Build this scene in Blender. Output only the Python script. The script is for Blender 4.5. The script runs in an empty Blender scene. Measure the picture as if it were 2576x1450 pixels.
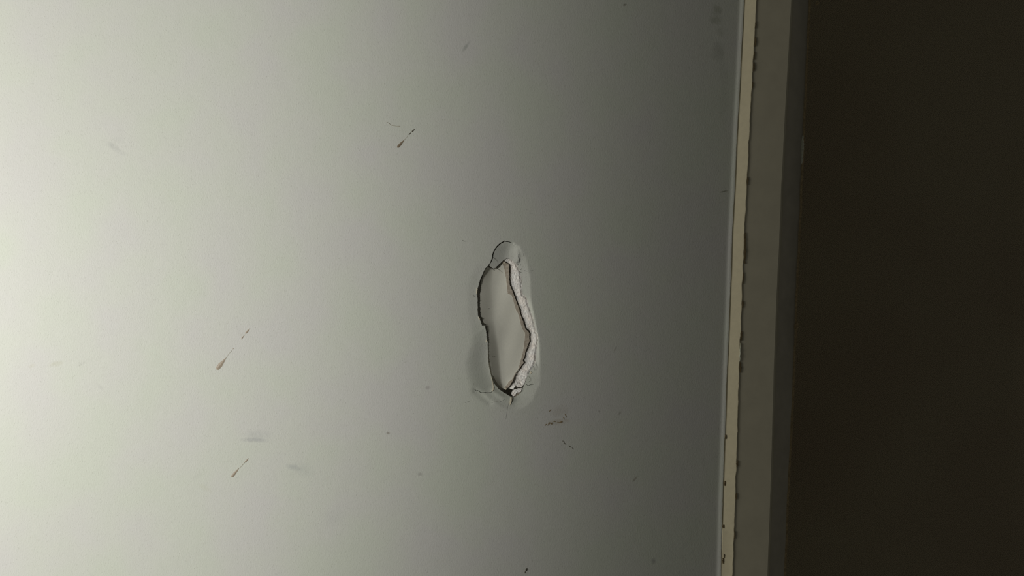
import bpy, math, random
import numpy as np
from mathutils import Vector, geometry

# ------------------------------------------------------------------ units and camera
W, H = 2576, 1450
S = 0.00015                 # metres per photo pixel on the wall plane (y = 0)
DIST = 2422.0               # camera to wall, in the same pixel unit
ZC = 1.0                    # height of the damage above the floor
scene = bpy.context.scene
COL = scene.collection

cam_d = bpy.data.cameras.new('camera')
cam = bpy.data.objects.new('camera', cam_d)
COL.objects.link(cam)
cam.location = (0, -DIST * S, ZC)
cam.rotation_euler = (math.pi / 2, 0, 0)
cam_d.sensor_width = 36
cam_d.lens = 36 * DIST / W
cam_d.clip_start = 0.005
scene.camera = cam

world = bpy.data.worlds.new('world')
scene.world = world
world.use_nodes = True
world.node_tree.nodes['Background'].inputs[0].default_value = (1.0, 0.97, 0.84, 1)
world.node_tree.nodes['Background'].inputs[1].default_value = 0.034

# the torch beside the camera that rakes the wall from the left
ld = bpy.data.lights.new('torch_light', 'SPOT')
lamp = bpy.data.objects.new('torch_light', ld)
COL.objects.link(lamp)
lamp.location = (-2765 * S, -2343 * S, ZC - 71 * S)
aim = Vector((-3608 * S, 0, ZC + 17 * S)) - lamp.location
lamp.rotation_euler = aim.to_track_quat('-Z', 'Y').to_euler()
ld.spot_size = 2.64
ld.spot_blend = 0.30
ld.energy = 8.1
ld.color = (1.0, 0.985, 0.93)
ld.shadow_soft_size = 0.03

# weak added side light, unseen, far off to the left, almost along the wall
sd = bpy.data.lights.new('side_light', 'AREA')
side = bpy.data.objects.new('side_light', sd)
COL.objects.link(side)
side.location = (-2.0, -0.46, ZC + 0.15)
side.rotation_euler = (Vector((0.1, 0, ZC)) - side.location).to_track_quat('-Z', 'Y').to_euler()
sd.shape = 'RECTANGLE'
sd.size = 0.5
sd.size_y = 0.8
sd.energy = 11.2
sd.color = (1.0, 0.97, 0.88)

scene.view_settings.view_transform = 'Standard'
scene.view_settings.look = 'None'
scene.view_settings.exposure = 0
scene.view_settings.gamma = 1

rng = np.random.default_rng(7)
random.seed(7)


def wpt(px, py, d):
    """photo pixel at depth d (pixels behind the wall plane) -> world point"""
    k = (DIST + d) / DIST
    return ((px - W / 2) * S * k, d * S, ZC + (H / 2 - py) * S * k)


def wpts(x, y, d):
    k = (DIST + d) / DIST
    return np.stack([(x - W / 2) * S * k, d * S, ZC + (H / 2 - y) * S * k], 1)


# ------------------------------------------------------------------ materials
def new_mat(name, rough=0.7, spec=0.3):
    m = bpy.data.materials.new(name)
    m.use_nodes = True
    nt = m.node_tree
    b = nt.nodes['Principled BSDF']
    b.inputs['Roughness'].default_value = rough
    b.inputs['Specular IOR Level'].default_value = spec
    tc = nt.nodes.new('ShaderNodeTexCoord')
    mp = nt.nodes.new('ShaderNodeMapping')
    mp.inputs['Scale'].default_value = (1000, 1000, 1000)     # millimetres
    nt.links.new(tc.outputs['Object'], mp.inputs['Vector'])
    return m, nt, b, mp.outputs['Vector']


def noise(nt, vec, scale, detail=2, rough=0.5, dist=0.0):
    n = nt.nodes.new('ShaderNodeTexNoise')
    n.inputs['Scale'].default_value = scale
    n.inputs['Detail'].default_value = detail
    n.inputs['Roughness'].default_value = rough
    n.inputs['Distortion'].default_value = dist
    nt.links.new(vec, n.inputs['Vector'])
    return n


def ramp(nt, fac, stops):
    r = nt.nodes.new('ShaderNodeValToRGB')
    cr = r.color_ramp
    while len(cr.elements) < len(stops):
        cr.elements.new(0.5)
    for e, (p, c) in zip(cr.elements, stops):
        e.position = p
        e.color = (*c, 1) if len(c) == 3 else c
    nt.links.new(fac, r.inputs[0])
    return r.outputs[0]


def mix(nt, fac, a, b, mode='MIX'):
    n = nt.nodes.new('ShaderNodeMix')
    n.data_type = 'RGBA'
    n.blend_type = mode
    for s, v in ((n.inputs[0], fac), (n.inputs[6], a), (n.inputs[7], b)):
        if hasattr(v, 'links'):
            nt.links.new(v, s)
        elif isinstance(v, (int, float)):
            s.default_value = v
        else:
            s.default_value = (*v, 1)
    return n.outputs[2]


def math_n(nt, op, a, b=None, clamp=False):
    n = nt.nodes.new('ShaderNodeMath')
    n.operation = op
    n.use_clamp = clamp
    for i, v in enumerate((a, b)):
        if v is None:
            continue
        if hasattr(v, 'links'):
            nt.links.new(v, n.inputs[i])
        else:
            n.inputs[i].default_value = v
    return n.outputs[0]


def bump(nt, b, height, strength, dist_mm, prev=None):
    n = nt.nodes.new('ShaderNodeBump')
    n.inputs['Strength'].default_value = strength
    n.inputs['Distance'].default_value = dist_mm / 1000
    nt.links.new(height, n.inputs['Height'])
    if prev is not None:
        nt.links.new(prev, n.inputs['Normal'])
    nt.links.new(n.outputs[0], b.inputs['Normal'])
    return n.outputs[0]


WALL_RGB = (0.600, 0.605, 0.555)


def wall_material():
    m, nt, b, v = new_mat('grey_wall_paint', 0.55, 0.35)
    # slow hue drift of old paint
    n0 = noise(nt, v, 0.035, 2, 0.55)
    col = ramp(nt, n0.outputs[0], [(0.35, (0.590, 0.618, 0.540)), (0.5, (0.600, 0.612, 0.558)), (0.65, (0.600, 0.598, 0.570))])
    # soft grey scuffs and yellowish marks, each with a place and shape of its own
    sep = nt.nodes.new('ShaderNodeSeparateXYZ')
    nt.links.new(v, sep.inputs[0])
    wob = noise(nt, v, 0.5, 3, 0.6)
    marks = [  # px, py, half length, half width, angle, strength, colour
        (285, 369, 17, 6, -28, 0.20, (0.30, 0.31, 0.31)),
        (310, 386, 14, 5, -15, 0.08, (0.30, 0.31, 0.31)),
        (296, 352, 10, 6, 0, 0.07, (0.30, 0.31, 0.31)),
        (638, 1108, 30, 5, -3, 0.26, (0.30, 0.31, 0.33)),
        (648, 1096, 26, 12, 0, 0.13, (0.30, 0.31, 0.34)),
        (738, 1177, 16, 6, -12, 0.22, (0.28, 0.30, 0.32)),
        (762, 1182, 26, 14, -20, 0.10, (0.28, 0.30, 0.32)),
        (142, 916, 15, 6, 15, 0.20, (0.40, 0.39, 0.24)),
        (80, 921, 8, 4, 20, 0.12, (0.45, 0.42, 0.25)),
        (207, 914, 14, 4, 30, 0.10, (0.32, 0.32, 0.30)),
        (250, 973, 14, 4, -40, 0.10, (0.32, 0.32, 0.30)),
        (516, 1228, 14, 6, -30, 0.12, (0.45, 0.44, 0.30)),
        (495, 1200, 16, 5, 30, 0.08, (0.34, 0.34, 0.32)),
        (610, 842, 10, 3, 0, 0.08, (0.40, 0.38, 0.26)),
        (1172, 118, 14, 3.5, 55, 0.32, (0.22, 0.25, 0.22)),
        (1572, 12, 4, 2.5, 20, 0.5, (0.20, 0.18, 0.14)),
        (1822, 482, 9, 1.6, 12, 0.55, (0.20, 0.19, 0.14)),
        (1408, 1035, 20, 12, 10, 0.16, (0.36, 0.30, 0.22)),
        (1405, 1062, 24, 6, 8, 0.22, (0.36, 0.28, 0.16)),
        (1804, 26, 11, 13, 0, 0.34, (0.30, 0.32, 0.24)),
        (1800, 50, 14, 10, 0, 0.34, (0.30, 0.32, 0.24)),
        (1812, 80, 8, 10, 0, 0.16, (0.30, 0.32, 0.24)),
        (1806, 130, 14, 22, 0, 0.26, (0.30, 0.31, 0.27)),
        (1820, 190, 10, 34, 0, 0.12, (0.30, 0.31, 0.27)),
        (1822, 270, 10, 46, 0, 0.09, (0.30, 0.31, 0.27)),
        (1598, 1205, 8, 2, 50, 0.45, (0.28, 0.24, 0.18)),
        (1548, 878, 7, 2, 60, 0.35, (0.28, 0.26, 0.22)),
        (976, 1090, 4, 3, 0, 0.5, (0.25, 0.22, 0.18)),
        (1076, 976, 5, 4, 0, 0.4, (0.32, 0.28, 0.28)),
        (1645, 1412, 5, 6, 0, 0.4, (0.30, 0.30, 0.30)),
        (1508, 1036, 2.5, 3, 0, 0.4, (0.25, 0.22, 0.20)),
        (1559, 1040, 5, 2.5, 50, 0.4, (0.25, 0.24, 0.18)),
        (1057, 1194, 5, 4, 0, 0.35, (0.28, 0.27, 0.25)),
        (840, 1300, 26, 18, 20, 0.06, (0.32, 0.34, 0.35)),
    ]
    for px, py, a, w, ang, st, c in marks:
        x0 = (px - W / 2) * S * 1000
        z0 = (ZC + (H / 2 - py) * S) * 1000
        a *= S * 1000 * 1.5
        w *= S * 1000 * 1.5
        ca, sa = math.cos(math.radians(ang)), math.sin(math.radians(ang))
        dx = math_n(nt, 'SUBTRACT', sep.outputs[0], x0)
        dz = math_n(nt, 'SUBTRACT', sep.outputs[2], z0)
        u = math_n(nt, 'ADD', math_n(nt, 'MULTIPLY', dx, ca / a), math_n(nt, 'MULTIPLY', dz, sa / a))
        q = math_n(nt, 'ADD', math_n(nt, 'MULTIPLY', dx, -sa / w), math_n(nt, 'MULTIPLY', dz, ca / w))
        r2 = math_n(nt, 'ADD', math_n(nt, 'MULTIPLY', u, u), math_n(nt, 'MULTIPLY', q, q))
        r2 = math_n(nt, 'ADD', r2, math_n(nt, 'MULTIPLY', math_n(nt, 'SUBTRACT', wob.outputs[0], 0.5), 1.6))
        f = math_n(nt, 'SUBTRACT', 1.0, r2, clamp=True)
        f = math_n(nt, 'MULTIPLY', math_n(nt, 'POWER', f, 1.3), st * 1.25, clamp=True)
        col = mix(nt, f, col, c)
    nt.links.new(col, b.inputs['Base Color'])
    # roller stipple: small lumps, elongated, with pits
    mp = nt.nodes.new('ShaderNodeMapping')
    mp.inputs['Rotation'].default_value = (0, math.radians(25), 0)
    mp.inputs['Scale'].default_value = (1.45, 1, 0.75)
    nt.links.new(v, mp.inputs['Vector'])
    a1 = noise(nt, mp.outputs[0], 1.25, 2, 0.6, 0.5)
    a2 = noise(nt, v, 3.4, 2, 0.6, 0.3)
    a3 = noise(nt, v, 0.16, 1, 0.5)
    h = math_n(nt, 'ADD', a1.outputs[0], math_n(nt, 'MULTIPLY', a2.outputs[0], 0.45))
    h = math_n(nt, 'ADD', h, math_n(nt, 'MULTIPLY', a3.outputs[0], 1.2))
    bump(nt, b, h, 0.29, 0.13)
    sp1 = noise(nt, mp.outputs[0], 2.1, 2, 0.6, 0.4)
    spk = ramp(nt, sp1.outputs[0], [(0.28, (0.80, 0.80, 0.78)), (0.40, (1, 1, 1)), (0.66, (1, 1, 1)), (0.74, (1.0, 1.0, 1.0))])
    nt.links.new(mix(nt, 1.0, col, spk, 'MULTIPLY'), b.inputs['Base Color'])
    return m


def speckle_material(name, rgb, var=0.08, scale=1.5, rough=0.75, spec=0.25, bstr=0.3, bdist=0.05, rgb2=None):
    m, nt, b, v = new_mat(name, rough, spec)
    n = noise(nt, v, scale, 4, 0.6)
    lo = tuple(c * (1 - var) for c in rgb)
    hi = tuple(min(1, c * (1 + var)) for c in (rgb2 or rgb))
    nt.links.new(ramp(nt, n.outputs[0], [(0.35, lo), (0.65, hi)]), b.inputs['Base Color'])
    n2 = noise(nt, v, scale * 2.5, 3, 0.6)
    bump(nt, b, n2.outputs[0], bstr, bdist)
    return m


def gypsum_material():
    m, nt, b, v = new_mat('broken_gypsum', 0.8, 0.25)
    wv = noise(nt, v, 1.4, 3, 0.6)
    vv = mix(nt, 1.0, v, wv.outputs[1], 'ADD')
    vo = nt.nodes.new('ShaderNodeTexVoronoi')
    vo.feature = 'DISTANCE_TO_EDGE'
    vo.inputs['Scale'].default_value = 0.42
    nt.links.new(vv, vo.inputs['Vector'])
    vo2 = nt.nodes.new('ShaderNodeTexVoronoi')
    vo2.feature = 'DISTANCE_TO_EDGE'
    vo2.inputs['Scale'].default_value = 1.7
    nt.links.new(vv, vo2.inputs['Vector'])
    patchy = noise(nt, v, 0.42, 2, 0.5)
    base = ramp(nt, patchy.outputs[0], [(0.35, (0.99, 0.93, 0.87)), (0.65, (0.99, 0.98, 0.95))])
    crack = ramp(nt, vo.outputs[0], [(0.0, (0.42, 0.38, 0.33)), (0.03, (1, 1, 1))])
    crack2 = ramp(nt, vo2.outputs[0], [(0.0, (0.35, 0.33, 0.30)), (0.09, (1, 1, 1))])
    f2 = ramp(nt, noise(nt, v, 0.45, 2, 0.5).outputs[0], [(0.46, (0, 0, 0)), (0.60, (1, 1, 1))])
    f1 = ramp(nt, noise(nt, v, 0.35, 2, 0.5).outputs[0], [(0.44, (0, 0, 0)), (0.52, (1, 1, 1))])
    col = mix(nt, math_n(nt, 'MULTIPLY', f1, 0.85), base, crack, 'MULTIPLY')
    col = mix(nt, math_n(nt, 'MULTIPLY', f2, 0.5), col, crack2, 'MULTIPLY')
    nt.links.new(col, b.inputs['Base Color'])
    n2 = noise(nt, v, 3.2, 4, 0.7)
    h = math_n(nt, 'ADD', n2.outputs[0], math_n(nt, 'MULTIPLY', math_n(nt, 'MINIMUM', vo2.outputs[0], 0.15), 3.0))
    bump(nt, b, h, 0.45, 0.12)
    return m


M_WALL = wall_material()
M_BOARD = speckle_material('pushed_paper_face', (0.73, 0.72, 0.635), 0.025, 1.6, 0.6, 0.3, 0.5, 0.03)
M_GYP = gypsum_material()
M_BROWN = speckle_material('brown_board_paper', (0.42, 0.365, 0.29), 0.08, 1.2, 0.85, 0.15, 0.5, 0.06, (0.48, 0.43, 0.36))
M_CREAM = speckle_material('torn_cream_paper', (0.66, 0.60, 0.47), 0.10, 2.0, 0.8, 0.2, 0.4, 0.04)
M_CAVITY = speckle_material('hidden_paper_backing', (0.74, 0.71, 0.64), 0.25, 1.0, 0.9, 0.1, 0.5, 0.1)
M_FIBRE = speckle_material('grey_paper_fibre', (0.16, 0.15, 0.12), 0.2, 2.0, 0.85, 0.1)
M_DRIP = speckle_material('dried_brown_drip', (0.225, 0.175, 0.120), 0.14, 1.6, 0.45, 0.4, 0.2, 0.03)
M_DRIP_PALE = speckle_material('pale_brown_drip', (0.345, 0.285, 0.215), 0.12, 2.6, 0.45, 0.4, 0.2, 0.03)
M_DRIP_THIN = speckle_material('thin_brown_drip', (0.37, 0.34, 0.265), 0.10, 2.0, 0.5, 0.4, 0.2, 0.02)
M_SPECK = speckle_material('dark_speck', (0.10, 0.09, 0.065), 0.2, 2.0, 0.6, 0.3)
M_SMEAR = speckle_material('rust_smear', (0.25, 0.19, 0.11), 0.25, 2.2, 0.7, 0.2, 0.4, 0.05)
M_BEIGE = speckle_material('beige_bead_edge', (0.76, 0.69, 0.49), 0.035, 0.5, 0.7, 0.25, 0.3, 0.04)
M_CASING = speckle_material('grey_casing_paint', (0.64, 0.60, 0.465), 0.04, 0.12, 0.5, 0.35, 0.3, 0.05)
M_RETURN = speckle_material('grey_return_paint', (0.64, 0.60, 0.50), 0.06, 0.15, 0.6, 0.3, 0.3, 0.05)
M_RUST = speckle_material('brown_edge_paint', (0.52, 0.41, 0.24), 0.30, 1.0, 0.7, 0.2, 0.7, 0.10)
M_CHIP = speckle_material('chipped_pale_plaster', (0.85, 0.87, 0.72), 0.15, 1.2, 0.8, 0.2, 0.6, 0.1)
M_STAIN = speckle_material('brown_wood_stain', (0.21, 0.16, 0.085), 0.2, 1.2, 0.7, 0.2, 0.4, 0.08)


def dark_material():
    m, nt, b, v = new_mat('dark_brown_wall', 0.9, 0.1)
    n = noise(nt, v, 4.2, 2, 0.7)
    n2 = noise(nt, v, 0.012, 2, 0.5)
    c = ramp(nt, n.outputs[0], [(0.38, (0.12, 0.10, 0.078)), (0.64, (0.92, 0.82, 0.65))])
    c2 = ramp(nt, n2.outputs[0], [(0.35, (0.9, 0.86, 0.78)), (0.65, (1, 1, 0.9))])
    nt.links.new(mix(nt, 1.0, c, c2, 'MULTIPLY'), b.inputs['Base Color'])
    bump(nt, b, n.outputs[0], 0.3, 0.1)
    return m


M_DARK = dark_material()


# ------------------------------------------------------------------ mesh helpers
def link(name, verts, faces, mat, parent=None, smooth=True, flat_from=None):
    me = bpy.data.meshes.new(name)
    me.from_pydata([tuple(map(float, v)) for v in verts], [], [tuple(f) for f in faces])
    me.materials.append(mat)
    if smooth:
        lim = len(me.polygons) if flat_from is None else flat_from
        me.polygons.foreach_set('use_smooth', [i < lim for i in range(len(me.polygons))])
    me.update()
    o = bpy.data.objects.new(name, me)
    COL.objects.link(o)
    if parent is not None:
        o.parent = parent
        o.matrix_parent_inverse = parent.matrix_basis.inverted()
    return o


def inside(poly, x, y):
    p = np.asarray(poly, float)
    r = np.zeros(len(x), bool)
    j = len(p) - 1
    for i in range(len(p)):
        xi, yi = p[i]
        xj, yj = p[j]
        c = ((yi > y) != (yj > y)) & (x < (xj - xi) * (y - yi) / ((yj - yi) or 1e-9) + xi)
        r ^= c
        j = i
    return r


def dist_poly(poly, x, y, closed=True):
    """distance to outline and unit direction from the nearest outline point"""
    p = np.asarray(poly, float)
    best = np.full(len(x), 1e9)
    nx = np.zeros(len(x)); ny = np.zeros(len(x))
    n = len(p)
    for i in range(n if closed else n - 1):
        a, b = p[i], p[(i + 1) % n]
        d = b - a
        l2 = (d ** 2).sum() or 1e-9
        t = np.clip(((x - a[0]) * d[0] + (y - a[1]) * d[1]) / l2, 0, 1)
        qx, qy = a[0] + t * d[0], a[1] + t * d[1]
        dd = np.hypot(x - qx, y - qy)
        m = dd < best
        best[m] = dd[m]
        nx[m] = ((x - qx) / np.maximum(dd, 1e-6))[m]
        ny[m] = ((y - qy) / np.maximum(dd, 1e-6))[m]
    return best, nx, ny


def ss(t):
    t = np.clip(t, 0, 1)
    return t * t * (3 - 2 * t)


def resample(poly, step, jit=0.0, closed=True):
    """points every `step` px along a polygon, with a little ragged jitter"""
    p = [np.array(q, float) for q in poly]
    out = []
    n = len(p)
    for i in range(n if closed else n - 1):
        a, b = p[i], p[(i + 1) % n]
        L = np.linalg.norm(b - a)
        k = max(1, int(round(L / step)))
        for j in range(k):
            q = a + (b - a) * j / k
            if j > 0 and jit:
                nrm = np.array([-(b - a)[1], (b - a)[0]]) / max(L, 1e-6)
                q = q + nrm * rng.normal(0, jit)
            out.append(tuple(q))
    if not closed:
        out.append(tuple(p[-1]))
    return out


def triangulate(outline, holes, pts):
    """constrained triangulation of outline minus holes through pts"""
    vs, es = [], []
    for poly in [outline] + holes:
        k = len(vs)
        vs += [Vector(q) for q in poly]
        es += [(k + i, k + (i + 1) % len(poly)) for i in range(len(poly))]
    vs += [Vector(q) for q in pts]
    ov, oe, of, _, _, _ = geometry.delaunay_2d_cdt(vs, es, [], 0, 1e-4)
    ov = np.array([(v.x, v.y) for v in ov])
    tri = np.array([f for f in of if len(f) == 3])
    c = ov[tri].mean(1)
    keep = inside(outline, c[:, 0], c[:, 1])
    for h in holes:
        keep &= ~inside(h, c[:, 0], c[:, 1])
    tri = tri[keep]
    # consistent orientation (normal towards the camera)
    a, b, c = ov[tri[:, 0]], ov[tri[:, 1]], ov[tri[:, 2]]
    s = (b[:, 0] - a[:, 0]) * (c[:, 1] - a[:, 1]) - (b[:, 1] - a[:, 1]) * (c[:, 0] - a[:, 0])
    tri[s > 0] = tri[s > 0][:, ::-1]
    used = np.unique(tri)
    idx = -np.ones(len(ov), int); idx[used] = np.arange(len(used))
    return ov[used], idx[tri]


def sheet(name, outline, hfun, thick, mat, parent=None, step=3.0, holes=(), pts=None, back=False):
    """a relief sheet seen from the front, with side walls `thick` px deep"""
    if pts is None:
        p = np.asarray(outline)
        x0, y0 = p.min(0); x1, y1 = p.max(0)
        gx, gy = np.meshgrid(np.arange(x0, x1, step), np.arange(y0, y1, step))
        gx = gx.ravel() + rng.uniform(-.25, .25, gx.size) * step
        gy = gy.ravel() + rng.uniform(-.25, .25, gy.size) * step
        m = inside(outline, gx, gy)
        d, _, _ = dist_poly(outline, gx, gy)
        m &= d > step * 0.35
        pts = list(zip(gx[m], gy[m]))
    v2, tri = triangulate([tuple(q) for q in outline], [list(h) for h in holes], pts)
    d = hfun(v2[:, 0], v2[:, 1])
    top = wpts(v2[:, 0], v2[:, 1], d)
    # boundary edges
    cnt = {}
    for t in tri:
        for i in range(3):
            e = (int(t[i]), int(t[(i + 1) % 3]))
            cnt[e] = cnt.get(e, 0) + 1
    bnd = [e for e in cnt if (e[1], e[0]) not in cnt]
    verts = list(top)
    faces = [tuple(int(i) for i in t) for t in tri]
    n_top = len(faces)
    fm, bk = {}, {}
    for a, b in bnd:
        for q in (a, b):
            if q not in fm:
                fm[q] = len(verts); verts.append(top[q])
                bk[q] = len(verts); verts.append(top[q] + np.array([0, thick * S, 0]))
        faces.append((fm[b], fm[a], bk[a], bk[b]))
    if back:
        off = len(verts)
        verts += [t + np.array([0, thick * S, 0]) for t in top]
        faces += [(off + int(t[2]), off + int(t[1]), off + int(t[0])) for t in tri]
    return link(name, verts, faces, mat, parent, True, n_top)


def ribbon(path, widths, jit=0.0, step=None):
    """outline polygon of a tapering stroke"""
    p = np.array(path, float)
    if step:
        q, wv = [], []
        for i in range(len(p) - 1):
            L = np.linalg.norm(p[i + 1] - p[i]); k = max(1, int(L / step))
            for j in range(k):
                t = j / k
                q.append(p[i] * (1 - t) + p[i + 1] * t); wv.append(widths[i] * (1 - t) + widths[i + 1] * t)
        q.append(p[-1]); wv.append(widths[-1])
        p = np.array(q); widths = wv
        p[1:-1] += rng.normal(0, jit, p[1:-1].shape)
    L, R = [], []
    for i in range(len(p)):
        a = p[max(0, i - 1)]; b = p[min(len(p) - 1, i + 1)]
        t = (b - a) / max(np.linalg.norm(b - a), 1e-6)
        n = np.array([-t[1], t[0]]) * max(widths[i], 0.12) / 2
        L.append(tuple(p[i] + n)); R.append(tuple(p[i] - n))
    return L + R[::-1]


def drop(x0, y0, x1, y1, w, bias=0.5, n=16, jit=0.0):
    """teardrop outline: a thin end at (x0,y0), a fuller end at (x1,y1)"""
    a, b = np.array([x0, y0]), np.array([x1, y1])
    path, wd = [], []
    for i in range(n + 1):
        t = i / n
        u = t ** bias
        path.append(tuple(a + (b - a) * t))
        wd.append(w * min(0.10 + 0.95 * (t / 0.62) ** 0.9, 1.0) * (1 - 0.12 * max(0, t - 0.62) / 0.38) * (math.sqrt(max(0.0, 1 - (max(0, t - 0.86) / 0.14) ** 2)) * 0.75 + 0.25))
    return ribbon(path, [q * (1 + rng.normal(0, jit)) for q in wd])


def empty(name, px, py, d=0, label=None, cat=None, group=None, kind=None):
    o = bpy.data.objects.new(name, None)
    o.empty_display_size = 0.005
    o.location = wpt(px, py, d)
    COL.objects.link(o)
    tag(o, label, cat, group, kind)
    return o


def tag(o, label=None, cat=None, group=None, kind=None):
    for k, v in (('label', label), ('category', cat), ('group', group), ('kind', kind)):
        if v:
            o[k] = v
    return o


# ------------------------------------------------------------------ traced profile lines of the wall end
def line(rows):
    ys = np.array([r[0] for r in rows], float); xs = np.array([r[1] for r in rows], float)
    s0 = (xs[1] - xs[0]) / (ys[1] - ys[0]); s1 = (xs[-1] - xs[-2]) / (ys[-1] - ys[-2])
    def f(y):
        y = np.asarray(y, float)
        r = np.interp(y, ys, xs)
        r = np.where(y < ys[0], xs[0] + s0 * (y - ys[0]), r)
        return np.where(y > ys[-1], xs[-1] + s1 * (y - ys[-1]), r)
    return f


E1 = line([(0, 1871.5), (180, 1862.6), (300, 1856), (480, 1847.7), (610, 1841), (740, 1837), (920, 1829.5), (1270, 1817), (1450, 1813.5)])
E2 = line([(0, 1904), (90, 1899), (180, 1894), (300, 1887.5), (480, 1879), (610, 1872), (740, 1867.5), (920, 1860.5), (1110, 1855), (1270, 1850), (1450, 1843.5)])
E3 = line([(0, 1995.5), (180, 1985.6), (300, 1978.8), (480, 1970), (610, 1965), (740, 1958.5), (920, 1952), (1270, 1942), (1450, 1935.3)])
E4 = line([(0, 2040), (180, 2031.5), (300, 2026), (480, 2018.5), (610, 2013), (740, 2006.5), (920, 2001), (1270, 1984.5), (1450, 1977.5)])
Y0, Y1 = -900, 2350

# ------------------------------------------------------------------ outline of the break
HOLE = [(1292, 613), (1281.5, 608), (1269, 605.5), (1259, 611), (1249, 620), (1242, 631), (1238.6, 639.6),
        (1237.4, 649.6), (1233.7, 659.5), (1227.5, 668.8), (1220, 676.3), (1214.4, 689.3), (1208.8, 700.5),
        (1204.5, 715.4), (1200.7, 729), (1199.5, 740.2), (1201.4, 752.4), (1201.4, 777.3), (1202.6, 794.7),
        (1209.4, 809.6), (1212.5, 819.5), (1219.4, 819.5), (1223, 834.4), (1223.7, 849.3), (1226.8, 859.3),
        (1226.8, 876.6), (1227.5, 905), (1230.6, 924.8), (1234.9, 943.5), (1238, 953.4), (1244.2, 967),
        (1254.2, 979.5), (1266.6, 988.2), (1280.2, 996.3), (1285.8, 998.5), (1293.9, 1000), (1303, 995), (1310, 989.4),
        (1313.8, 979.5), (1320, 967), (1323.7, 954.7), (1331, 937.3), (1341, 924.8), (1346.7, 911.2),
        (1348, 889), (1352.3, 870.4), (1354.2, 849.3), (1353.5, 840.6), (1347.3, 834.4), (1345.5, 820.7),
        (1339.9, 795.9), (1333.7, 779.8), (1328, 761), (1326, 752), (1321, 745), (1313.8, 740.2), (1312.5, 716.6),
        (1310, 691.8), (1306, 679.4), (1298.9, 664.5), (1292.7, 659.5), (1282.7, 652), (1274, 650.8),
        (1266.6, 654.5), (1256.6, 664.5), (1248, 672), (1241, 676.5), (1235.5, 673), (1230.3, 667.8),
        (1235.6, 660.5), (1239.3, 650), (1240.4, 640.2), (1244.2, 632), (1251, 621.8), (1260.5, 613.2),
        (1270, 608), (1281, 610)]
FULL = HOLE[:61] + [(1300, 655), (1306, 640), (1304, 625)]     # hole plus the dented top flap
FLAP = [(1293, 612.5), (1281.2, 609), (1269.6, 606.7), (1259.8, 612), (1250, 621), (1243, 631.5), (1239.5, 640),
        (1238.3, 650), (1234.6, 660), (1228.9, 668.3), (1234.5, 674.5), (1241, 677.5), (1249, 672.5), (1257.3, 665.3),
        (1267, 655), (1274, 651.3), (1282.5, 652.5), (1292.3, 660), (1298.4, 665), (1306, 655), (1311, 640), (1307, 622)]

LEFT = line([(620, 1249), (640, 1239), (660, 1234), (680, 1219), (715, 1205), (740, 1200), (780, 1202), (800, 1205),
             (820, 1219), (850, 1224), (905, 1228), (943, 1235), (967, 1245), (980, 1255), (997, 1281)])


def wall_depth(x, y):
    near = (x > 1080) & (x < 1480) & (y > 520) & (y < 1130)
    d = np.zeros(len(x))
    if near.any():
        xs, ys = x[near], y[near]
        ds, nx, ny = dist_poly(FULL, xs, ys)
        ins = inside(FULL, xs, ys)
        ds = np.where(ins, 0, ds)
        # right rim: short even slope that catches the light
        xc = np.interp(ys, [600, 625, 650, 700, 760, 800, 850, 900, 965, 1000], [1298, 1312, 1324, 1334, 1336, 1344, 1355, 1358, 1359, 1340])
        xo = np.interp(ys, [613, 640, 665, 691, 740, 761, 796, 840, 870, 911, 937, 967, 990], [1292, 1300, 1299, 1310, 1315, 1328, 1340, 1352, 1352, 1346, 1331, 1320, 1310])
        t = np.clip((xc - xs) / np.maximum(xc - xo, 6), 0, 1)
        dr = 6.0 * t * ss((ys - 615) / 60)
        # left rim: a wide soft slope, deepest low down
        lo = ss((ys - 800) / 130) * (1 - ss((ys - 985) / 60))
        dl = (1.2 + 7.5 * lo) * ss(1 - ds / (28 + 34 * lo)) * ss((ys - 640) / 60)
        # below the hole
        db = 5.5 * np.clip(1 - ds / 34, 0, 1)
        wR = ss((xs - 1258) / 40); wB = ss((ys - 978) / 26)
        dd = (dr * wR + dl * (1 - wR)) * (1 - wB) + db * wB
        # upper flap
        fl = inside(FLAP, xs, ys)
        lx = LEFT(ys)
        t = np.clip((xs - lx) / (1304 - lx), 0, 1)
        f = np.interp(t, [0, .12, .25, .36, .48, .62, .8, 1.0], [2.5, 3.4, 4.6, 5.8, 6.9, 6.9, 4.8, 1.2])
        f = f * (0.25 + 0.75 * ss((ys - 606) / 22))
        d2 = 5.0 * ss((ys - 650) / 25) * ss((t - 0.4) / 0.5)
        dd = np.where(fl, f + d2 * 0.6, dd)
        # wrinkles in the bent paper under the hole
        wr2, _, _ = dist_poly([(1242, 985), (1268, 1002), (1284, 1004)], xs, ys, False)
        dd += -2.2 * np.exp(-(wr2 / 7) ** 2) * (~ins)
        wr3, _, _ = dist_poly([(1196, 985), (1215, 1000), (1232, 1012)], xs, ys, False)
        dd += 1.6 * np.exp(-(wr3 / 8) ** 2)
        d[near] = dd
    # the plaster curls up towards the corner bead
    e = E1(y)
    d = d - 3.6 * ss((x - (e - 13)) / 12) ** 1.4
    return d


# ------------------------------------------------------------------ wall
def crack(path, w, jit=0.6, step=4):
    k = len(path)
    ws = [0.68 * w * (0.25 + 0.75 * math.sin(math.pi * (0.12 + 0.76 * i / max(1, k - 1)))) for i in range(k)]
    return ribbon(path, ws, jit, step)


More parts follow.
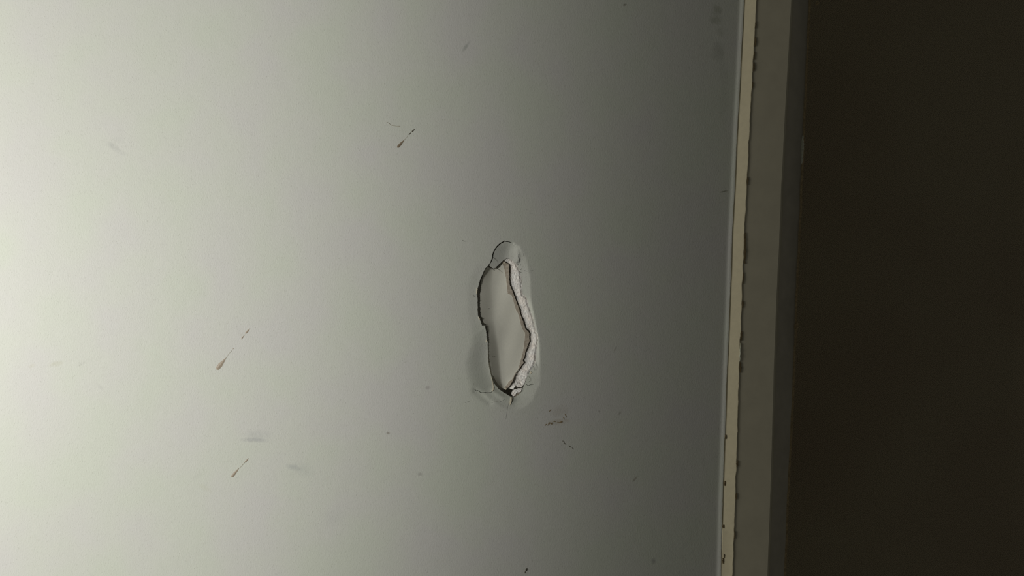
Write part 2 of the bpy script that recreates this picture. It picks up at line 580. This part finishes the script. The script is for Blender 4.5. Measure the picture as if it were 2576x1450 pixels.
CRACKS = [
    crack([(1190, 978), (1196, 982), (1203, 984), (1213, 990), (1220, 988), (1230, 990), (1238, 986), (1241.5, 980), (1240.5, 972)], 2.2, 1.2, 2.4),
    crack([(1169, 1014), (1176, 1011), (1183, 1010)], 1.0),
    crack([(1236, 1014.5), (1247, 1011.5), (1256, 1012), (1264, 1009), (1270.5, 1004.5)], 1.0, 0.4),
    crack([(1279.5, 1014), (1276.5, 1030), (1274.5, 1043), (1272.5, 1056)], 0.9, 0.3),
    crack([(1322, 966), (1328.5, 971), (1336, 968.5), (1344, 966)], 1.9, 0.6, 3),
    crack([(1306.5, 641), (1303.8, 646), (1306, 652), (1307, 658), (1305.5, 664), (1299.5, 671)], 1.7, 0.3),
    crack([(1306, 667), (1309.5, 668.5), (1311, 665.5)], 1.2, 0.2),
    crack([(1316.5, 638), (1317.8, 643), (1318.5, 647)], 1.0, 0.2),
    crack([(1318, 680), (1324, 683), (1332, 682.5), (1342, 680)], 0.8, 0.2),
    crack([(1311.5, 697), (1311.3, 704), (1312.5, 712)], 2.0, 0.5, 3),
    crack([(1306.8, 637), (1304, 640), (1302.8, 645)], 0.8, 0.1),
    crack([(1345, 908), (1350, 914), (1350.5, 920)], 0.8, 0.3),
    crack([(1329, 955), (1334, 958), (1331, 962), (1326, 962)], 0.8, 0.2),
]


def build_wall():
    ys = np.arange(Y1, Y0, -10.0)
    edge = [(float(E1(y) + 0.5 * math.sin(y * .031) + rng.normal(0, .25)), float(y)) for y in ys]
    outline = [(-2300.0, float(Y0)), (-2300.0, float(Y1))] + edge + [(float(E1(Y0)), float(Y0))]
    pts = []
    gx, gy = np.meshgrid(np.arange(-2260, 1880, 60.0), np.arange(Y0 + 40, Y1, 60.0))
    gx, gy = gx.ravel(), gy.ravel()
    m = ~((gx > 1120) & (gx < 1420) & (gy > 560) & (gy < 1080)) & (gx < E1(gy) - 26)
    pts += list(zip(gx[m], gy[m]))
    gx, gy = np.meshgrid(np.arange(1120, 1420, 9.0), np.arange(560, 1090, 9.0))
    gx, gy = gx.ravel() + 2, gy.ravel() + 1
    m = ~((gx > 1160) & (gx < 1390) & (gy > 585) & (gy < 1060))
    pts += list(zip(gx[m], gy[m]))
    gx, gy = np.meshgrid(np.arange(1160, 1390, 2.6), np.arange(588, 1060, 2.6))
    gx = gx.ravel() + rng.uniform(-.5, .5, gx.size); gy = gy.ravel() + rng.uniform(-.5, .5, gy.size)
    m = ~inside(HOLE, gx, gy)
    ds, _, _ = dist_poly(HOLE, gx, gy)
    m &= ds > 0.8
    for c in CRACKS:
        ds, _, _ = dist_poly(c, gx, gy)
        m &= ds > 0.7
    pts += list(zip(gx[m], gy[m]))
    for y in ys:
        for k in (1.5, 3.5, 6, 9, 12, 16, 22):
            pts.append((float(E1(y)) - k, float(y) + 3))
    hole = resample(HOLE, 2.6, 0.18)
    o = sheet('wall_left', outline, wall_depth, 8, M_WALL, None, holes=[hole] + CRACKS, pts=pts)
    tag(o, 'pale grey painted plasterboard wall with stippled finish, broken in the middle', 'wall', kind='structure')


build_wall()


# ------------------------------------------------------------------ the break: an Empty with its pieces
hole = empty('wall_hole', 1280, 998, 0,
             'tall oval punched-in break with torn white gypsum edge in the grey wall', 'hole')


def mid_valley(y):
    return np.interp(y, [660, 720, 800, 880, 960, 1000], [1243, 1238, 1244, 1255, 1262, 1272])


RIGHT = line([(655, 1262), (679, 1271), (704, 1275), (737, 1279), (756, 1292), (792, 1306), (827, 1316), (840, 1323), (874, 1319), (916, 1309), (943, 1296), (964, 1281), (978, 1270)])


def board_depth(x, y):
    v = mid_valley(y)
    r = RIGHT(y)
    l = LEFT(y) + 5
    sharp = 10 - 7 * ss((y - 780) / 150)
    left = (v - x) / np.maximum(v - l, 8)
    right = (x - v) / np.maximum(r - v, 12)
    dl = 11.0 * np.clip(left, 0, 1.3) * ss(np.clip((1000 - y) / 40, 0, 1))
    dr = 11.0 * np.clip(right, 0, 1.3)
    # smooth maximum of the two slopes
    s = np.hypot((x - v), sharp) - sharp
    slope = np.where(x < v, 13.0 / np.maximum(v - l, 12), 7.0 / np.maximum(r - v, 20))
    rise = np.minimum(s * slope, 12)
    return 16 - rise + 0.8 * np.sin(x * .11 + y * .037) * 0.5


BOARD = [(1234, 674.5), (1241, 678.5), (1249, 673.5), (1262.9, 661), (1267.2, 667), (1271, 679.4), (1272.8, 689.3), (1275.3, 704), (1277, 722.9),
         (1278.4, 737.8), (1282.7, 740), (1288.3, 740.2), (1292.7, 756.4), (1295.2, 762.4), (1298.9, 777.3), (1306.3, 792.2),
         (1311.3, 814.5), (1315.7, 827), (1323, 835.7), (1321.9, 851.8), (1319.4, 874.2), (1315, 895.3), (1308.8, 916.4),
         (1306.3, 928.6), (1296.4, 943.5), (1290.2, 955.9), (1280.2, 964.6), (1274, 973), (1270, 979.5),
         (1263, 977), (1256, 970), (1250.5, 963.5), (1246, 957), (1242, 947.5), (1237, 941), (1234.5, 925), (1231.5, 907), (1230.5, 895), (1229.8, 877),
         (1230.3, 857), (1229, 840), (1225.5, 828), (1223, 816), (1216.5, 812.5), (1211.5, 800), (1208.5, 790), (1207.5, 764), (1207.3, 742),
         (1208.8, 727), (1211, 706), (1216, 691), (1220.5, 678.5), (1226.5, 672)]
def pleft(poly, x):      # widen the dark crack a little where it is broad in the photo
    return poly
board = sheet('pushed_in_board', resample(BOARD, 2.4, 0.35), board_depth, 4, M_BOARD, hole, 2.6)
tag(board, 'curved grey board face pushed inwards')

GYP_IN = [(1267, 655), (1271, 659.5), (1276, 661), (1281.5, 665.5), (1283.2, 675), (1282.8, 690), (1283.2, 704), (1284, 716), (1288, 726),
          (1292.5, 735), (1298, 750), (1303, 763), (1309, 777), (1311, 790), (1316, 803), (1321, 817), (1324, 826), (1330, 831), (1333.5, 838),
          (1333, 846), (1334.5, 858), (1330, 868), (1327.5, 878), (1323, 888), (1321.5, 899), (1317, 906), (1320.5, 913), (1314, 921), (1309, 929),
          (1303, 934), (1299, 942), (1295, 950), (1293, 958), (1288, 966), (1283.5, 974), (1281, 978.5)]
GYP_OUT = [(1290, 980.5), (1296, 972), (1298.5, 975.5), (1309, 975), (1315, 972.5), (1319, 966.5),
           (1323, 954.7), (1330.3, 937.3), (1340.3, 924.8), (1346, 911.2), (1347.4, 889), (1351.7, 870.4), (1353.6, 849.3),
           (1352.8, 841), (1346.8, 835), (1344.8, 820.7), (1339.2, 795.9), (1333, 779.8), (1327.3, 761), (1325.3, 752.5),
           (1320.4, 745.6), (1313.3, 740.8), (1311.8, 716.6), (1309.4, 691.8), (1305.3, 679.8), (1298.2, 665.1), (1292, 660),
           (1282.3, 652.8), (1274, 651.6)]


def gyp_depth(x, y):
    di, _, _ = dist_poly(GYP_IN, x, y, False)
    do, _, _ = dist_poly(GYP_OUT, x, y, False)
    t = di / np.maximum(di + do, 1e-3)
    d = 13.0 * (1 - t) + 3.6 * t
    d += 3 * ss((y - 935) / 35)
    # lumps of broken plaster
    d = np.where(do < 3, np.maximum(d, 6.3), d)
    d += 0.7 * np.sin(x * .55 + 1.3 * np.sin(y * .23)) * np.sin(y * .41 + 1.7 * np.sin(x * .31))
    d += rng.normal(0, 0.24, len(x))
    # step cracks across the band
    for pth, dep in (([(1330, 830), (1341, 834), (1348, 837)], 3.0), ([(1306, 925), (1320, 929), (1332, 934)], 2.0),
                     ([(1296, 944), (1310, 943), (1322, 948)], 3.2), ([(1296, 946), (1300, 958), (1312, 966)], 1.8), ([(1291, 958), (1297, 968), (1300, 974)], 2.2)):
        dd, _, _ = dist_poly(pth, x, y, False)
        d += dep * np.exp(-(dd / 1.8) ** 2)
    return d


_go = np.array(GYP_OUT)
_go[9:, 0] += 1.6
_go = [tuple(q) for q in _go]
g = sheet('gypsum_edge', resample(GYP_IN + _go, 2.0, 0.3), gyp_depth, 7, M_GYP, hole, 1.7)
tag(g, 'crumbled white gypsum core')

STRIP_UP = [(1261, 660), (1266.5, 655.5), (1272, 661), (1277, 663), (1280.6, 668), (1281, 690), (1281.2, 706), (1282.5, 718), (1287, 728), (1291, 737), (1296, 750),
            (1301.5, 765), (1306, 778), (1309.5, 792), (1314.5, 805), (1319, 818), (1321.5, 827), (1328, 833), (1331.8, 839),
            (1331, 848), (1332.5, 858), (1328.5, 867), (1325.5, 877), (1321.5, 887), (1319.5, 899), (1315, 906), (1317.5, 913), (1312, 920), (1306.5, 928),
            (1300, 934), (1296.5, 942), (1293, 950), (1290.5, 958), (1285.5, 966), (1281, 973), (1274, 980), (1268.5, 977.5)]
STRIP_DN = [(1272.5, 972), (1279, 962.5), (1288.8, 954), (1295, 942), (1304.8, 927.5), (1307.3, 915.5), (1313.6, 894.5), (1317.9, 873.4),
            (1320.4, 851), (1321, 837.5), (1314.5, 828.6), (1309.8, 815), (1304.9, 793), (1297.3, 778), (1293.6, 763), (1290, 752),
            (1286.5, 741), (1282.7, 741.5), (1277, 739.5), (1275.5, 723), (1273.7, 704.5), (1271.2, 690), (1269.5, 680), (1265.5, 668)]
b_ = sheet('brown_paper_layer', resample(STRIP_UP + STRIP_DN, 2.2, 0.3), lambda x, y: board_depth(x, y) - 0.6 + 0.5 * np.sin(y * .2), 2.5, M_BROWN, hole, 2.2)
tag(b_, 'torn brown paper layer beside the gypsum')

CHIP = [(1287, 994), (1286.8, 989.5), (1289.5, 983.5), (1293, 981), (1298, 979.5), (1304, 977.8), (1312.5, 977), (1311.5, 982), (1309.5, 986.5),
        (1304, 988), (1299.5, 988.5), (1297.3, 992.5), (1294, 996.5), (1290, 998)]
c_ = sheet('gypsum_chip', resample(CHIP, 1.6, 0.35), lambda x, y: 6.5 - 0.16 * (x - 1298) + 0.5 * np.sin(x * .9) * np.sin(y * .8) + rng.normal(0, .15, len(x)), 8, M_GYP, hole, 1.5)
tag(c_, 'loose white gypsum chip at the bottom point')
FOLD = [(1293.5, 998.5), (1297.8, 991), (1299.8, 987.5), (1304, 986.3), (1311, 983.5), (1310.5, 989), (1303, 994.5), (1297, 998.5)]
c_ = sheet('paper_fold', resample(FOLD, 2, 0.2), lambda x, y: 8.0 + 0.25 * (x - 1300), 3, M_BROWN, hole, 2)

CAV = [(1190, 640), (1240, 596), (1330, 600), (1372, 720), (1376, 900), (1360, 1000), (1300, 1070), (1262, 1070), (1160, 1030), (1160, 960), (1188, 800)]
cv = sheet('dark_cavity', CAV, lambda x, y: 13.5 + 9 * ss((y - 940) / 25) + 7.5 * ss((x - LEFT(y) - 2) / 14) + 30 * ss((y - 975) / 15) * ss((x - 1240) / 30), 3, M_CAVITY, hole, 4)
tag(cv, 'dark hollow behind the broken board')

# pieces of torn wall paper
c_ = sheet('torn_paper_curl', resample([(1236, 948), (1238.5, 956), (1240.8, 966), (1242.6, 975), (1241.8, 981), (1238.3, 985.5), (1236.5, 984.6), (1239.6, 979.5),
           (1240.3, 973), (1238.6, 963), (1236.4, 953)], 2, 0.15), lambda x, y: wall_depth(x, y) - 0.8 - 0.7 * ss((x - 1236) / 5), 1.5, M_CREAM, hole, 1.2)
tag(c_, 'thin cream paper curl beside the lower left crack')
c_ = sheet('torn_paper_curl', resample([(1284.5, 1000), (1290, 1001), (1288.2, 1006), (1286.6, 1011), (1285.0, 1017), (1283.4, 1020), (1281.6, 1015.5), (1283, 1009), (1284, 1003)], 2, 0.3),
           lambda x, y: wall_depth(x, y) - 1.0 - 1.4 * np.exp(-((x - 1287) / 2.5) ** 2), 2, M_CREAM, hole, 1.3)
tag(c_, 'cream torn paper tip hanging below the bottom point')
for poly, lift in (([(1333, 936), (1335.8, 935.2), (1337.5, 938.5), (1335, 941)], 2.5),
                   ([(1202.5, 797.5), (1204.6, 798), (1207.4, 803.5), (1206.5, 805.5), (1203.7, 801.5)], 1.5),
                   ([(1222.8, 855), (1224.6, 856), (1224.2, 861), (1221.8, 862.5)], 1.6),
                   ([(1199, 726), (1201.5, 727), (1200.5, 735), (1198.2, 741), (1198.2, 733)], 1.5),
                   ([(1265.6, 660), (1268.5, 658.5), (1271, 662), (1267.5, 664.5)], -9),
                   ([(1268, 977), (1272.5, 976.4), (1275.5, 979.5), (1271, 981.5)], -9),
                   ([(1303.5, 766), (1305, 765), (1307.2, 771), (1308.5, 780), (1306.8, 780), (1305.2, 773)], -12)):
    cx = float(np.mean([p[0] for p in poly]))
    sheet('paper_flake', resample(poly, 1.2, 0.15), (lambda L, c: lambda x, y: (wall_depth(x, y) - 1.0 if L > 0 else np.full(len(x), -L)) - 0.25 * (x - c))(lift, cx), 2, M_CREAM, hole, 1.0)


# ragged paper fibres along the torn rim, many and hair-thin
def fibres():
    V, F = [], []

    def hair(p, w0):
        n = len(p)
        base = len(V)
        for i, (x, y, d) in enumerate(p):
            w = w0 * (1 - 0.75 * i / (n - 1)) / 2
            a = p[max(0, i - 1)]; b = p[min(n - 1, i + 1)]
            tx, ty = b[0] - a[0], b[1] - a[1]
            L = math.hypot(tx, ty) or 1
            nx, ny = -ty / L * w, tx / L * w
            V.append(wpt(x + nx, y + ny, d)); V.append(wpt(x - nx, y - ny, d)); V.append(wpt(x, y, d - w * 1.6))
        for i in range(n - 1):
            a = base + 3 * i; b = a + 3
            for q, r in ((0, 1), (1, 2), (2, 0)):
                F.append((a + q, a + r, b + r, b + q))
    left = BOARD[-24:]
    rim = resample(left, 3.5, 0, False)
    for x, y in rim:
        if random.random() < 0.8:
            L = random.uniform(1.5, 5.0)
            a = random.uniform(-0.6, 0.35)
            dd = float(board_depth(np.array([x + 1]), np.array([y]))[0])
            d2 = float(board_depth(np.array([x + L]), np.array([y]))[0])
            hair([(x - 0.8, y, dd - .4), (x + L * .5, y - math.sin(a) * L * .4, (dd + d2) / 2 - .35), (x + L, y + math.sin(a) * L, d2 - .3)], random.uniform(.35, .6))
    for x, y in resample([(1231, 672), (1236, 677), (1241, 679.5), (1249, 674.5), (1262, 662)], 2.5, 0, False):
        L = random.uniform(2, 6); a = random.uniform(0.6, 1.9)
        dd = float(board_depth(np.array([x]), np.array([y + 2]))[0])
        hair([(x, y - 1, dd - 2), (x + math.cos(a) * L * .5, y + math.sin(a) * L * .5, dd - 2), (x + math.cos(a) * L, y + math.sin(a) * L, dd - 1)], random.uniform(.4, .7))
    # longer single hairs
    for pth in ([(1250, 676), (1256, 680), (1261, 683.5), (1265, 688)], [(1240, 648), (1245, 652), (1250, 657), (1253, 660)],
                [(1347, 916), (1350, 921), (1350.5, 928), (1348, 932)], [(1342, 925), (1344.5, 931), (1343, 934)],
                [(1330, 948), (1334, 953), (1333, 959), (1328, 962)], [(1226, 778), (1229, 776), (1232, 777)],
                [(1238, 899), (1241, 896.5), (1245, 897)], [(1190, 742), (1192, 746), (1194, 748)], [(1163, 605), (1166, 607), (1170, 608)],
                [(1311, 686), (1306, 684), (1302, 679)], [(1312, 676), (1309, 680), (1307, 676)]):
        pp = []
        for x, y in pth:
            ins = inside(BOARD, np.array([x]), np.array([y]))[0]
            dd = float((board_depth if ins else wall_depth)(np.array([x]), np.array([y]))[0])
            pp.append((x, y, dd - 1.2))
        hair(pp, 0.7)
    o = link('torn_paper_fibres', V, F, M_FIBRE, hole)
    tag(o, 'fine torn paper fibres along the crack', kind='stuff')


fibres()

# ------------------------------------------------------------------ dried brown drips on the wall
def dome(poly, h, base=-0.25):
    def f(x, y):
        d, _, _ = dist_poly(poly, x, y)
        m = float(max(d.max(), 0.5))
        return wall_depth(x, y) + base - h * ss(d / m)
    return f


def blob(name, poly, mat, root, h=1.1, step=1.2):
    return sheet(name, poly, dome(poly, h), 0.6, mat, root, step)


def drip(px, py, label, body, tail, dots, mat, tailmat, dotmat=None):
    r = empty('dried_drip', px, py, 0, label, 'drip', 'dried brown drips on the pale wall')
    blob('drip_drop', body, mat, r, 0.5)
    if tail:
        blob('drip_tail', ribbon(*tail), tailmat, r, 0.4, 1.0)
    for d in dots:
        blob('splash_dot', d, dotmat or mat, r, 0.4, 1.0)
    return r


drip(1001, 371, 'darkest slanting brown drip near the top, above the broken spot', drop(1017, 352, 999.5, 371.5, 6.6, 0.85, jit=.05),
     ([(1017, 352), (1022, 347), (1026, 342)], [0.9, 0.5, 0.7]),
     [drop(1043.5, 324.5, 1036, 332, 3.3, 1.0, 8), drop(1035, 332.5, 1028, 339.5, 2.4, 1.0, 8)], M_DRIP, M_DRIP_THIN, M_SPECK)
drip(546, 929, 'longest slanting brown drip, left of the broken spot, with a fat lower drop', drop(568.5, 901, 545, 930, 10.5, 0.85, 18, jit=.04),
     ([(568.3, 901.5), (572, 895.5), (577, 889), (582.5, 882.8)], [1.2, 0.7, 0.6, 1.2]),
     [drop(629, 827, 617, 839.5, 4.6, 1.0, 10), drop(615, 843, 606.3, 854, 2.8, 1.1, 8), drop(588, 876.5, 585.5, 879, 1.4, 1.0, 6)], M_DRIP_PALE, M_DRIP_THIN)
drip(583, 1200, 'lowest and shortest slanting brown drip on the pale wall', drop(601.5, 1178, 582, 1201.5, 6.6, 0.85, 16, jit=.05),
     ([(601, 1179), (605, 1176), (611, 1169), (617, 1162.5)], [0.8, 0.9, 1.2, 1.8]),
     [drop(625.5, 1153.5, 616, 1163.5, 4.2, 1.1, 8)], M_DRIP_PALE, M_DRIP_THIN)

# rust brown smear below right of the break
sm = empty('brown_smear', 1389, 1068, 0, 'crusty rust-brown smear on the grey wall below and right of the broken spot', 'stain')
for path, w in (([(1370.5, 1071), (1374, 1068.5), (1379, 1069.5), (1381.5, 1065.5), (1386, 1065.5), (1389, 1067.5), (1390, 1064)], [1.5, 2, 2.4, 3.2, 2.6, 3, 2]),
                ([(1391.5, 1061.5), (1395, 1060), (1397.5, 1062)], [2, 3, 1.5]),
                ([(1402, 1063), (1407, 1064), (1412, 1062.5), (1415, 1061)], [1.6, 2.8, 4, 3]),
                ([(1415, 1050), (1418, 1052), (1419.5, 1056)], [1, 2.2, 1]),
                ([(1421, 1043), (1423.5, 1047), (1425.5, 1051)], [1, 2.4, 1.5]),
                ([(1380.5, 1037), (1383, 1034), (1386, 1030.5)], [1.6, 1.8, 2.6])):
    rr = ribbon(path, w, 0.5, 1.5)
    blob('smear_crust', [(x + rng.normal(0, .38), y + rng.normal(0, .38)) for x, y in rr], M_SMEAR, sm, 0.25, 1.0)

sc = empty('dark_scratch', 1428, 1120, 0, 'short broken dark scratch on the grey wall under the rust-brown smear', 'scratch')
for path, w in (([(1414, 1110), (1417.5, 1110.5), (1420, 1115), (1423.5, 1119)], [1, 1.6, 1.4, 2]),
                ([(1431, 1121.5), (1434, 1124.5), (1436, 1126)], [1.2, 2.2, 1]),
                ([(1438.5, 1126.5), (1441, 1129), (1443, 1131)], [.9, 1.4, 1.2])):
    blob('scratch_mark', ribbon(path, w, 0.35, 1.5), M_FIBRE, sc, 0.2, 1.0)

sp = empty('dark_speck', 1324, 1438, 0, 'small dark speck on the grey wall at the bottom of the photo', 'speck')
blob('speck_spot', drop(1326, 1429.5, 1323.5, 1437.5, 4.6, .9, 10), M_SPECK, sp, 1.0, 1.0)
blob('speck_tail', drop(1321, 1437, 1321.5, 1443.5, 3.2, .9, 8), M_FIBRE, sp, 0.5, 1.0)

ht = sheet('hair_scratch', ribbon([(972.5, 308), (978, 310), (983, 314.5), (990, 316.5), (998, 317), (1005, 317.5)], [1.3, 0.8, 1.0, .8, .9, 1.6], 0.2, 2),
           lambda x, y: wall_depth(x, y) - 0.5, 0.6, M_DRIP_THIN, None, 1.2)
tag(ht, 'faint hair-thin olive line on the wall left of the topmost drip', 'scratch')


# ------------------------------------------------------------------ corner bead, casing and dark opening
def loft(name, rows, mat_ids, mats, parent=None, smooth_cols=()):
    """rows: list of lists of world points (same length); quads between rows"""
    V = [p for r in rows for p in r]
    n = len(rows[0])
    F, mi, sm_ = [], [], []
    for i in range(len(rows) - 1):
        for j in range(n - 1):
            a = i * n + j
            F.append((a, a + 1, a + n + 1, a + n)); mi.append(mat_ids[j]); sm_.append(j in smooth_cols)
    o = link(name, V, F, mats[0], parent, False)
    for m in mats[1:]:
        o.data.materials.append(m)
    o.data.polygons.foreach_set('material_index', mi)
    o.data.polygons.foreach_set('use_smooth', sm_)
    return o


YS = np.arange(Y0, Y1 + 1, 5.0)
nz = np.cumsum(rng.normal(0, .5, len(YS))); nz -= np.convolve(nz, np.ones(15) / 15, 'same')
nz2 = np.cumsum(rng.normal(0, .3, len(YS))); nz2 -= np.convolve(nz2, np.ones(25) / 25, 'same')
rag = np.clip(nz, -2.4, 1.6)
FACE = -20.0
BACK = 700.0


def back_pt(p, d):
    return (p[0], d * S, p[2])


rows = []
for k, y in enumerate(YS):
    e1, e2 = float(E1(y)), float(E2(y)) + rag[k]
    # swelling where paint runs over the bead near the bottom
    low = float(ss((np.array([y]) - 1325) / 12)[0]) * 3.0
    p0 = wpt(e1 - 2.0, y, 9)
    rows.append([back_pt(p0, 14), p0, wpt(e1 - 1.2, y, -1.6), wpt(e1 + 1.6 + low * 0.3, y, -2.6 - low * .5), wpt(e1 + 3.6 + low, y, -3.0 - low * .3),
                 wpt(e2 - 2.2, y, FACE - 0.6), wpt(e2 - 0.8, y, FACE - 0.9), wpt(e2 + 0.2, y, FACE - 0.2), wpt(e2 + 0.4, y, FACE + 9), back_pt(wpt(e2, y, 0), 14)])
t1 = loft('trim_1', rows, [0] * 9, [M_BEIGE], None, (3, 4, 5, 6))
tag(t1, 'narrow beige upright bead between the grey wall and the casing', 'trim', kind='structure')

rows = []
ids = [0, 0, 0, 0, 0, 1, 1, 2, 2, 2, 2]
for k, y in enumerate(YS):
    e2, e3, e4 = float(E2(y)), float(E3(y)) + nz2[k] * .35, float(E4(y)) + nz2[k] * .8
    fade = 1 - float(ss((np.array([y]) - 820) / 200)[0])
    rb = 3.0 * fade + 0.4
    p4 = wpt(e4 + 0.3, y, 34)
    rows.append([back_pt(wpt(e2 - 3.5, y, 0), 14), wpt(e2 - 3.2, y, FACE + 6), wpt(e2 - 2.6, y, FACE + 0.6), wpt(e3 - 5, y, FACE), wpt(e3 - 1.5, y, FACE + .9), wpt(e3 + 1.0, y, FACE + 4.5),
                 wpt(e4 - 7, y, 30), wpt(e4 - 5.2, y, 30 - rb), wpt(e4 - 2.4, y, 30.5 - rb), wpt(e4 - .5, y, 31.5), p4, back_pt(p4, BACK)])
t2 = loft('trim_2', rows, ids, [M_CASING, M_RETURN, M_RUST], None, (4, 5, 7, 8))
tag(t2, 'upright grey-green painted door casing with a shaded return at the dark opening', 'trim', kind='structure')


def edge_chip(name, yc, half, e, off, w, d0, mat, parent, label=None, h=1.5):
    path = [(float(e(yc - half + 2 * half * i / 8)) + off + rng.normal(0, .3), yc - half + 2 * half * i / 8) for i in range(9)]
    ws = [w * (0.3 + 0.7 * math.sin(math.pi * (0.04 + 0.92 * i / 8))) * rng.uniform(.7, 1.15) for i in range(9)]
    poly = ribbon(path, ws, 0.45, 2.0)
    o = sheet(name, poly, lambda x, y: d0 - h * ss(dist_poly(poly, x, y)[0] / (w / 2)), 2.5, mat, parent, 1.5)
    if label:
        tag(o, label)
    return o


for yc, half, off, w in ((637, 27, 3.0, 6.0), (602, 16, 2.0, 3.5), (766, 9, 2.0, 4.5), (842, 8, 2.0, 3.5), (850, 7, 1.0, 4), (925, 13, 2.5, 5.5), (1168, 9, 1.5, 4.5),
                         (1249, 8, 1.5, 5.0), (105, 12, 2.0, 4.5), (62, 9, 1, 3), (140, 10, 1.5, 3.5), (168, 11, 2.0, 3.5), (455, 10, 1.5, 3.5), (700, 14, 1.5, 2.5), (1347, 10, 1.0, 3), (215, 8, 1, 2.5)):
    edge_chip('stain_chip', yc, half, E2, off, w, FACE - 0.9, M_STAIN, t1, h=0.3)
for yc, half, off, w in ((1217, 6, 5.0, 4.0), (1100, 5, 2.5, 3.0), (1326, 4, 4, 4.5), (1412, 7, 4.5, 3.2), (1400, 5, 7, 1.6)):
    edge_chip('stain_chip', yc, half, E1, off, w, -4.6 - off * .3, M_STAIN, t1, h=0.8)
edge_chip('bright_paint_chip', 887, 23, E2, 0.2, 2.6, FACE - 1.4, M_CHIP, t1, 'bare bright sliver on the bead edge', 1.2)
edge_chip('plaster_chip', 377, 36, E4, -4.2, 8.5, 27.0, M_CHIP, t2, 'pale chipped patch on the far casing edge', 3)
edge_chip('plaster_lump', 822, 10, E4, -0.5, 12, 26.5, M_RUST, t2, 'small rounded lump on the far casing edge', 5)
edge_chip('plaster_lump', 7, 5, E4, 16, 8, 30, M_RUST, t2, 'tiny pinkish lump beside the far casing edge', 3)

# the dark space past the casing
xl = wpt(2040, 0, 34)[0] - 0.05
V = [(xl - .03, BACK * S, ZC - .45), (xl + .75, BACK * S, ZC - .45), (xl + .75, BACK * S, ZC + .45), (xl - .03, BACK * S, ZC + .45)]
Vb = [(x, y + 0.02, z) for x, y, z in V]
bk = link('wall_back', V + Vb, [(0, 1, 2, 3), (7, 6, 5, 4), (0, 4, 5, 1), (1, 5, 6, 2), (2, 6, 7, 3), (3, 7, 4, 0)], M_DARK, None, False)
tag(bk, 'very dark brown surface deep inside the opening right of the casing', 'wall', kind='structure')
